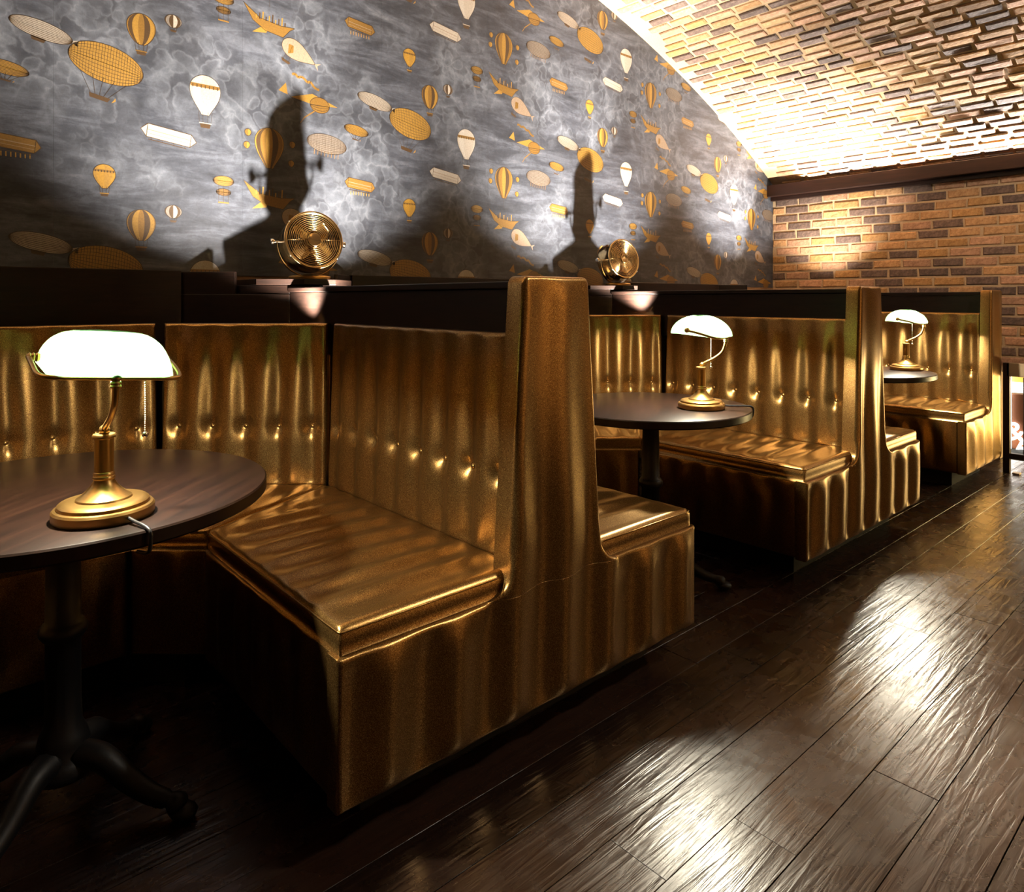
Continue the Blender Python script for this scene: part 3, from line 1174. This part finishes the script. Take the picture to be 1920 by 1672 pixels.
def booth_divider(xc, label, left=True, right=True, seed=0.0):
    """double bench back to back over a wooden partition, seen end-on with its tapering pillar"""
    t = thing('booth_divider', label, 'booth bench', (0, 0, 0), 0, 'gold booth benches set at right angles to the wall')
    end_panel(xc, t, left, right, seed)
    y0 = YF + .064
    x_r = xc + .0715
    box('partition_panel', (xc - .0715, x_r, y0, 2.642, .90, 1.126), 'panel', t, .002)
    box('ledge_cap', (xc - .080, x_r + .0085, y0, 2.645, 1.127, 1.146), 'panel', t, .003)
    for s, on in ((-1, left), (1, right)):
        if not on:
            continue
        X = lambda v: xc + s * v
        # seat: inner edge .594, back edge .1105 (behind the backrest foot)
        quad = [(X(.598), YF + .018), (X(.10), YF + .018), (X(.10), 2.262), (X(.588), 2.034)]
        cush = seat_top('seat_cushion', quad, t, (0, 1), 1.3 + seed + s)
        # seam piping along the inner and front edges
        z_ = Z_S1 - .012
        tube('piping', [(X(.588), 2.02, z_), (X(.5935), 1.6, z_), (X(.5975), YF + .028, z_), (X(.596), YF + .0205, z_), (X(.589), YF + .0178, z_), (X(.4), YF + .0178, z_), (X(.19), YF + .0178, z_)], .0020, 'vinyl', cush, 6)
        pa, pb = ((X(.113), 2.252), (X(.113), y0)) if s == -1 else ((X(.113), y0), (X(.113), 2.252))
        L = 2.252 - y0
        bt = [2.213 - .1235 * i for i in range(8)]
        if s == -1:
            ba = [2.252 - b for b in bt]
        else:
            ba = [b - y0 for b in reversed(bt)]
        backrest('backrest', pa, pb, t, ba, 2 + seed + s)
        q0, q1 = ((X(.598), 2.03), (X(.598), YF + .052)) if s == -1 else ((X(.598), YF + .052), (X(.598), 2.03))
        base_panel('bench_front', q0, q1, t, .7 + seed + s)
        # hidden body of the bench
    xa = xc - (.55 if left else .05); xb_ = xc + (.55 if right else .10)
    box('plinth', (xa + .05, xb_ - .05, YF + .11, 2.0, 0, Z_B0 - .001), 'black', t, 0)
    return t


def back_bench(xb, label, seed=0.0):
    """three sided bench along the wall: straight back seat and two canted corners"""
    t = thing('corner_bench', label, 'booth bench', (0, 0, 0), 0, 'gold booth benches along the wallpapered wall')
    P = lambda x, y: (xb + x, y)
    g = .0015
    seat_top('seat_cushion', [P(-.232, 2.178), P(.232, 2.178), P(.437, 2.66), P(-.437, 2.66)], t, (1, 0), .4 + seed)
    base_panel('bench_front', P(.228, 2.185), P(-.228, 2.185), t, .3 + seed) if False else base_panel('bench_front', P(-.228, 2.186), P(.228, 2.186), t, .3 + seed)
    backrest('backrest', P(-.434, 2.652), P(.434, 2.652), t, [.062 + .124 * i for i in range(7)], 5 + seed)
    for s in (-1, 1):
        a, b = (.2335, 2.178), (.3945, 2.036); c, d = (.884, 2.262), (.440, 2.660)
        q = [P(s * a[0], a[1]), P(s * b[0], b[1]), P(s * c[0], c[1]), P(s * d[0], d[1])]
        if s == -1:
            q = [q[1], q[0], q[3], q[2]]
        seat_top('seat_cushion', q, t, (.74 * s, -.67), .9 + seed + s)
        e0, e1 = P(s * .234, 2.188), P(s * .396, 2.044)
        if s == 1:
            base_panel('bench_front', e0, e1, t, 1.1 + seed)
        else:
            base_panel('bench_front', e1, e0, t, 1.6 + seed)
        b0, b1 = P(s * .437, 2.652), P(s * .870, 2.256)
        L = math.hypot(b0[0] - b1[0], b0[1] - b1[1])
        bt = [.056 + .1185 * i for i in range(5)]
        if s == 1:
            backrest('backrest', b0, b1, t, bt, 7 + seed)
        else:
            backrest('backrest', b1, b0, t, [L - q_ for q_ in reversed(bt)], 8 + seed)
    # ledge closing the gap behind the backrests
    pts = [P(-.905, 2.32), P(-.46, 2.73), P(.46, 2.73), P(.905, 2.32), P(.905, 2.63), P(.60, 2.955), P(-.60, 2.955), P(-.905, 2.63)]
    prism('rear_ledge', pts, .90, .925, 'panel', t, 0)
    prism('plinth', [P(-.36, 2.12), P(-.22, 2.25), P(.22, 2.25), P(.36, 2.12), P(.44, 2.2), P(.4, 2.64), P(-.4, 2.64), P(-.44, 2.2)], 0, Z_B0 - .001, 'black', t, 0)
    return t


booth_divider(XC0 - MOD, 'gold vinyl booth bench to the left of the nearest table, facing it', False, True, .3)
booth_divider(XC0, 'nearest gold vinyl double booth bench with tall tapering end pillar', True, True, 0.0)
booth_divider(XC0 + MOD, 'middle gold vinyl double booth bench behind the second table', True, True, 1.9)
booth_divider(XC0 + 2 * MOD, 'farthest gold vinyl booth bench, single-sided, against the brick wall', True, False, 3.4)
back_bench(XC0 - MOD / 2, 'gold buttoned corner bench behind the nearest lamp and table', 0.0)
back_bench(XC0 + MOD / 2, 'gold buttoned corner bench behind the second table, beyond the near pillar', 1.2)
back_bench(XC0 + MOD * 1.5, 'gold buttoned corner bench at the farthest table, mostly hidden', 2.6)


# =================================================================== TABLES
def cafe_table(cx, cy, r, label, rot):
    t = thing('cafe_table', label, 'table', (cx, cy, 0), rot, 'round dark pedestal tables')
    zt = .690
    prof = [(0, zt - .030), (r - .004, zt - .030), (r, zt - .026), (r, zt - .004), (r - .003, zt - .0008), (r - .007, zt), (0, zt)]
    lathe('table_top', prof, 'table', t, 96)
    box('top_plate', (-.13, .13, -.13, .13, zt - .042, zt - .0305), 'iron', t, .004)
    col = [(0, .085), (.060, .085), (.064, .10), (.056, .118), (.047, .13), (.050, .15), (.045, .17), (.036, .19), (.034, .24), (.0335, .37),
           (.040, .375), (.046, .385), (.046, .395), (.040, .405), (.034, .41), (.032, .60), (.036, .605), (.040, .615), (.040, .625), (.034, .635), (.034, zt - .043), (0, zt - .043)]
    v, f = lathe_geo(col, 48)
    v2 = []
    for x, y, z in v:                        # fluted shaft
        a = math.atan2(y, x); rr = math.hypot(x, y)
        if rr > .02 and (.2 < z < .36 or .42 < z < .595):
            rr *= 1 - .06 * (.5 + .5 * math.cos(a * 12))
        v2.append((rr * math.cos(a), rr * math.sin(a), z))
    obj('column', v2, f, 'iron', t)
    for k in range(4):
        a = PI / 2 * k
        c, s = math.cos(a), math.sin(a)
        pts = bez([(.04, 0, .125), (.09, 0, .118), (.15, 0, .075), (.20, 0, .048), (.245, 0, .036), (.27, 0, .022)], 6)
        rad = [.030 - .016 * i / (len(pts) - 1) if i < len(pts) - 8 else .014 + .010 * math.sin(PI * (i - len(pts) + 8) / 7) for i in range(len(pts))]
        v, f = tube_geo(pts, .02, 10, False, rad)
        foot = ball_geo((.272, 0, .0165), .026, 1.1, 1, .62, 12, 8)
        V, F = merge([(v, f), foot])
        obj('leg', [(x * c - y * s, x * s + y * c, z) for x, y, z in V], F, 'iron', t)
    return t


TABS = [((.285, 1.765), .413, 'nearest round dark wood table on a black iron pedestal', .75),
        ((2.212, 1.660), .374, 'second round dark wood table, between the near and middle benches', .6),
        ((4.185, 1.660), .383, 'farthest round dark wood table, mostly hidden by the middle pillar', .8)]
for (c, r, lab, rot) in TABS:
    cafe_table(c[0], c[1], r, lab, rot)


# =================================================================== BANKER'S LAMPS
LAMP_W = 60.0


def banker_lamp(x, y, label, rz=0.0, cord_to=None, roll=0.0):
    t = thing('bankers_lamp', label, 'lamp', (x, y, .6905), rz, 'brass desk lamps with green glass shades')
    base = lathe('base', [(0, 0), (.084, 0), (.086, .003), (.086, .017), (.083, .021), (.077, .0225), (.0765, .028), (.073, .031), (.062, .0325), (.048, .0335), (.0465, .037), (.040, .041),
                          (.030, .050), (.023, .058), (.0185, .066), (.0165, .072), (0, .072)], 'brass', t, 64)
    lathe('column', [(0, .070), (.0185, .070), (.0195, .073), (.0185, .076), (.0175, .077), (.0185, .080), (.0175, .083), (.0165, .084), (.0165, .146), (.0195, .148), (.0200, .152), (.0185, .155), (.010, .1565), (0, .1565)], 'brass', t, 40)
    arm = bez([(0, 0, .156), (0, -.006, .166), (0, -.050, .190), (0, -.078, .215), (0, -.089, .245), (0, -.091, .262)], 8)
    a_ = tube('arm', arm, .0058, 'brass', t, 12)
    obj('arm_joint', *ball_geo((0, -.003, .163), .0095), 'brass', t)
    lathe('collar', [(0, -.008), (.0085, -.008), (.0095, -.005), (.008, -.002), (.0095, .001), (.008, .004), (0, .004)], 'brass', t, 20).location = (0, -.091, .258)
    yoke = bez([(-.118, .030, .296), (-.118, -.015, .286), (-.114, -.062, .272), (-.097, -.082, .268), (-.05, -.085, .268), (0, -.085, .268), (.05, -.085, .268), (.097, -.082, .268), (.114, -.062, .272), (.118, -.015, .286), (.118, .030, .296)], 7)
    tube('yoke', yoke, .0042, 'brass', t, 10)
    obj('yoke_boss', *ball_geo((0, -.085, .268), .0095, 1, 1, .9), 'brass', t)
    for s in (-1, 1):
        k = lathe('pivot_knob', [(0, -.010), (.006, -.010), (.0085, -.006), (.006, -.003), (.0085, 0), (.006, .003), (.0085, .006), (.005, .010), (0, .012)], 'brass', t, 20)
        k.location = (s * .111, .030, .296); k.rotation_euler = (0, s * PI / 2, 0)
    # glass shade: trough with domed ends, open below
    NU, NT_ = 44, 26
    V, F = [], []
    for i in range(NU + 1):
        u = -1 + 2 * i / NU
        xx = .101 * math.sin(u * PI / 2)
        un = abs(xx) / .101
        sz = (max(0, 1 - un ** 3.6)) ** (1 / 3.2); sy = .62 + .38 * (max(0, 1 - un ** 5)) ** (1 / 3.0)
        if un > .999:
            sz = 0.0
        for j in range(NT_ + 1):
            th = PI * j / NT_
            yy = .004 + (.100 * math.cos(th)) * sy
            lip = .283 * (1 + math.cos(th)) / 2 + .270 * (1 - math.cos(th)) / 2
            V.append((xx, yy, lip + .074 * math.sin(th) * sz))
    n = NT_ + 1
    F = [(i * n + j, (i + 1) * n + j, (i + 1) * n + j + 1, i * n + j + 1) for i in range(NU) for j in range(NT_)]
    sh = obj('lamp_shade', V, F, 'shade', t)
    # bulb and holder
    bl = obj('bulb', *ball_geo((0, .006, .328), .017, 2.2, .9, .9), 'bulb', t)
    l = bpy.data.lights.new('lamp_light', 'POINT'); l.energy = LAMP_W; l.color = (1, .90, .70); l.shadow_soft_size = .018
    lo = bpy.data.objects.new('lamp_light', l); COL.objects.link(lo); lo.parent = t; lo.location = (0, .006, .304)
    # the whole head sits on the arm, a little out of level on some lamps
    mt = Matrix.Translation((0, -.091, .268)) @ Matrix.Rotation(roll, 4, 'Y') @ Matrix.Translation((0, .085, -.268))
    for ch in t.children:
        nm = ch.name.split('.')[0]
        if nm in ('yoke', 'yoke_boss', 'pivot_knob', 'lamp_shade', 'bulb', 'lamp_light'):
            ch.matrix_basis = mt @ ch.matrix_basis
    # pull chain
    geos = [ball_geo((.066, -.02, .265 - .0042 * i), .0018, 1, 1, 1, 6, 4) for i in range(27)]
    ch = obj('pull_chain', *merge(geos), 'chrome', t, kind='stuff')
    obj('chain_ball', *ball_geo((.066, -.02, .148), .0062), 'chrome', t)
    if cord_to:
        pts = bez([(cord_to[0][0] * .99, cord_to[0][1] * .99, .010)] + [q for q in cord_to[1:]], 10)
        tube('cord', [(cord_to[0][0] * .93, cord_to[0][1] * .93, .010)] + pts, .0034, 'cord', t, 8)
    return t


def table_edge_cord(lx, ly, tc, ang, rz=0.0):
    """cord leaving the base towards angle ang, over the table edge and down a little"""
    c, s = math.cos(ang), math.sin(ang)
    (cx, cy), r = tc
    # distance to the table rim
    bx, by = lx - cx, ly - cy
    B = bx * c + by * s
    D = -B + math.sqrt(max(B * B - (bx * bx + by * by - (r + .006) ** 2), 0))
    c, s = math.cos(ang - rz), math.sin(ang - rz)
    return [(c * .086, s * .086, .010), (c * .105, s * .105, .007), (c * (D - .02), s * (D - .02), .0045), (c * D, s * D, -.002), (c * (D + .002), s * (D + .002), -.020), (c * (D - .006), s * (D - .006), -.040), (c * (D - .04), s * (D - .04), -.046)]


LAMPS = [((.308, 1.500), 'brass lamp with glowing green glass shade on the nearest table', -1.30, 0),
         ((2.286, 1.482), 'brass lamp with glowing green glass shade on the second table', -.62, 1),
         ((4.405, 1.490), 'brass lamp with glowing green glass shade on the farthest table', -.6, 2)]
for (p, lab, ang, ti) in LAMPS:
    banker_lamp(p[0], p[1], lab, math.radians((0, 19, 9)[ti]), table_edge_cord(p[0], p[1], TABS[ti][:2], ang, math.radians((0, 19, 9)[ti])), math.radians(4.5) if ti == 0 else 0.0)


# =================================================================== FANS
def fan_board(xc, label):
    """dark board under the fan with canted front corners"""
    pts = [(1.086, 2.720), (1.226, 2.594), (1.364, 2.594), (1.504, 2.720), (1.504, 2.955), (1.086, 2.955)]
    dx = xc - XC0
    o = prism('fan_board', [(x + dx, y) for x, y in pts], 1.1565, 1.180, 'panel', None, .002)
    return tag(o, label, 'board', 'boards the fans stand on')


def desk_fan(xc, label):
    fx, fy, fz = xc + .036, 2.690, 1.1805
    ax = math.atan2(-.99, -.14)          # heading of the fan face
    t = thing('desk_fan', label, 'fan', (fx, fy, fz), ax + PI / 2, 'brass drum fans on the partition ledge')
    # local frame: the face looks towards -y, tilted up
    tilt = math.radians(-10)
    R, Dp = .116, .100
    zc = .150
    Rm = Matrix.Translation((0, 0, zc)) @ Matrix.Rotation(tilt, 4, 'X') @ Matrix.Rotation(PI / 2, 4, 'X')   # local z of the drum -> -y

    def put(name, geo, mat, parent=t, smooth=True, kind=None):
        v, f = geo
        return obj(name, [Rm @ Vector(p) for p in v], f, mat, parent, smooth, kind)
    drum_prof = [(R - .004, -.052), (R - .002, -.055), (R, -.05), (R + .001, .0), (R + .001, .046), (R + .004, .049), (R + .004, .055), (R + .001, .057), (R - .005, .056), (R - .006, .05), (R - .006, -.05), (R - .004, -.052)]
    d = put('drum', lathe_geo(drum_prof, 72), 'polished')
    # grilles
    for zz, nm in ((.052, 'front_grille'), (-.050, 'rear_grille')):
        geos = []
        for k in range(11 if zz > 0 else 8):
            rr = .034 + (.108 - .034) * k / (10 if zz > 0 else 7)
            ring = [(rr * math.cos(2 * PI * i / 48), rr * math.sin(2 * PI * i / 48), zz + .006 * (1 - (rr / .11) ** 2)) for i in range(48)]
            geos.append(tube_geo(ring, .0017, 5, True))
        for k in range(4):
            a = PI / 2 * k + .03
            geos.append(tube_geo([(.02 * math.cos(a), .02 * math.sin(a), zz + .004), (.07 * math.cos(a), .07 * math.sin(a), zz + .0015), (.113 * math.cos(a), .113 * math.sin(a), zz - .002)], .0017, 6))
        put(nm, merge(geos), 'polished')
    put('hub_cap', lathe_geo([(0, .050), (.026, .050), (.028, .053), (.028, .061), (.0262, .063), (.0245, .0622), (0, .0626)], 40), 'polished')
    put('blackout_disc', lathe_geo([(0, -.046), (.109, -.046), (.109, -.0445), (0, -.0445)], 40), 'iron')  # dark disc added so light from behind does not show through the drum
    put('motor', lathe_geo([(0, -.045), (.030, -.045), (.033, -.040), (.033, .0), (.026, .006), (0, .006)], 32), 'brass')
    for k in range(4):
        a0 = PI / 4 + PI / 2 * k
        V, F = [], []
        nr, nw = 8, 6
        for i in range(nr + 1):
            rr = .022 + .070 * i / nr
            wd = .020 + .022 * math.sin(PI * (.15 + .75 * i / nr))
            for j in range(nw + 1):
                q = -1 + 2 * j / nw
                tw = math.radians(34)
                x, y, z = rr, q * wd * math.cos(tw), .022 + q * wd * math.sin(tw) * .8 - .002 * q * q
                V.append((x * math.cos(a0) - y * math.sin(a0), x * math.sin(a0) + y * math.cos(a0), z))
        m = nw + 1
        F = [(i * m + j, (i + 1) * m + j, (i + 1) * m + j + 1, i * m + j + 1) for i in range(nr) for j in range(nw)]
        top = len(V)
        V += [(x, y, z - .0015) for x, y, z in V]
        F += [tuple(top + q for q in reversed(f)) for f in F]
        rim = [j for j in range(m)] + [i * m + nw for i in range(1, nr + 1)] + [nr * m + j for j in range(nw - 1, -1, -1)] + [i * m for i in range(nr - 1, 0, -1)]
        F += [(rim[(q + 1) % len(rim)], rim[q], top + rim[q], top + rim[(q + 1) % len(rim)]) for q in range(len(rim))]
        put('blade', (V, F), 'polished')
    for a in (.6, 2.5, 3.75, 5.6):
        put('rim_screw', ball_geo(((R + .003) * math.cos(a), (R + .003) * math.sin(a), .053), .0045, 1, 1, 1, 8, 6), 'chrome')
    # yoke: U-shaped strap that carries the drum on two knobs
    pts = []
    for i in range(25):
        a = PI + PI * i / 24
        pts.append((.130 * math.cos(a), .012, zc + .136 * math.sin(a)))
    V, F = [], []
    for i, p in enumerate(pts):
        c = Vector((p[0], 0, p[2] - zc)).normalized()
        for s in (-1, 1):
            for q in (0, .0028):
                V.append((p[0] + c.x * q, p[1] + s * .011, p[2] + c.z * q))
    for i in range(len(pts) - 1):
        b, e = i * 4, i * 4 + 4
        F += [(b, b + 2, e + 2, e), (b + 1, e + 1, e + 3, b + 3), (b, e, e + 1, b + 1), (b + 2, b + 3, e + 3, e + 2)]
    F += [(0, 1, 3, 2), (len(V) - 4, len(V) - 2, len(V) - 1, len(V) - 3)]
    obj('yoke', V, F, 'polished', t, False)
    for s in (-1, 1):
        k = lathe('knob', [(0, -.022), (.004, -.022), (.004, .003), (.007, .004), (.007, .008), (.0115, .009), (.0125, .012), (.0125, .018), (.010, .021), (0, .022)], 'chrome', t, 20)
        k.location = (s * .134, .012, zc); k.rotation_euler = (0, s * PI / 2, 0)
    # base: stepped oval foot
    for nm, prof, mt in (('base', [(0, 0), (.083, 0), (.086, .003), (.086, .011), (.083, .014), (.070, .016), (.045, .018), (.030, .019), (0, .019)], 'brass'),
                         ('stem', [(0, .017), (.032, .017), (.026, .020), (.016, .0225), (0, .0230)], 'brass')):
        b = lathe(nm, prof, mt, t, 56)
        b.scale = (1, .72, .62 if nm == 'stem' else 1)
        if nm == 'stem':
            b.location = (0, .010, .0075)
    return t


fan_board(XC0, 'dark wooden board under the fan nearer the camera')
fan_board(XC0 + MOD, 'dark wooden board under the fan beyond the near pillar')
desk_fan(XC0, 'polished brass drum fan facing forward, nearer of the two')
desk_fan(XC0 + MOD, 'polished brass drum fan seen at an angle, beyond the near pillar')


# =================================================================== RAILING AND THE LIT OPENING AT THE FAR RIGHT
ry0, ry1 = -.9, 1.222
t = thing('railing', 'dark metal railing with glass infill beside the farthest bench', 'railing', (5.30, 1.2, 0))


def rbox(name, b, mat, bev=.003):
    x0, x1, y0, y1, z0, z1 = b
    return box(name, (x0 - 5.30, x1 - 5.30, y0 - 1.2, y1 - 1.2, z0, z1), mat, t, bev)


rbox('handrail', (5.285, 5.335, ry0, 1.205, .612, .697), 'railcap')
rbox('post', (5.285, 5.325, 1.188, 1.224, 0, .697), 'rail')
for yy in (1.118, .60, .06, -.5):
    rbox('post', (5.290, 5.320, yy - .022, yy, .128, .611), 'rail')
rbox('bottom_rail', (5.285, 5.325, ry0, 1.187, .092, .127), 'rail')
for a, b in ((1.120, 1.186), (.602, 1.094), (.062, .576), (-.498, .036)):
    rbox('glass_pane', (5.303, 5.309, a, b, .129, .610), 'glass', 0)
rbox('floor_bracket', (5.26, 5.31, 1.13, 1.17, .001, .012), 'railcap')

M['led'] = mat_emit('white_led', (1, .97, .9, 1), 6)
M['amber'] = mat_emit('amber_light', (1, .62, .12, 1), 1.2)
M['nichewall'] = mat_plain('brown_lacquer', srgb(120, 66, 34), .5)
# recess beyond the railing
o = box('wall_far', (6.30, 6.34, -.9, 1.60, -.06, .62), 'plaster', None, 0, 'structure')
o = box('lit_panel', (6.27, 6.297, -.2, 1.47, .405, .480), 'led', None, 0)
tag(o, 'glowing white horizontal light panel beyond the railing', 'light panel')
o = box('amber_panel', (6.27, 6.297, -.2, 1.47, .482, .600), 'amber', None, 0)
tag(o, 'amber glowing strip at the top of the far opening', 'light panel')
o = box('light_column', (6.22, 6.25, 1.392, 1.422, -.05, .55), 'led', None, .003)
tag(o, 'white glowing vertical tube beyond the railing', 'light tube')
o = box('brown_panel', (6.262, 6.269, -.2, 1.39, -.05, .395), 'nichewall', None, .002)
tag(o, 'plain brown panel behind the glowing letters', 'panel')


def letter(ch, y, z, size, label):
    cu = bpy.data.curves.new('glowing_letter', 'FONT'); cu.body = ch; cu.size = size; cu.extrude = .008; cu.offset = .002
    cu.align_x = 'CENTER'
    tmp = bpy.data.objects.new('glowing_letter', cu); COL.objects.link(tmp)
    dg = bpy.context.evaluated_depsgraph_get(); dg.update()
    me = bpy.data.meshes.new_from_object(tmp.evaluated_get(dg))
    bpy.data.objects.remove(tmp)
    me.materials.clear(); me.materials.append(M['led'])
    o = bpy.data.objects.new('glowing_letter', me); COL.objects.link(o)
    o.matrix_world = Matrix(((0, 0, -1, 6.245), (-1, 0, 0, y), (0, 1, 0, z), (0, 0, 0, 1)))
    return tag(o, label, 'letter')


letter('&', 1.372, .055, .19, 'upper glowing ampersand letter of the sign beyond the railing')
letter('A', 1.322, -.035, .145, 'lower glowing letter A of the sign beyond the railing')
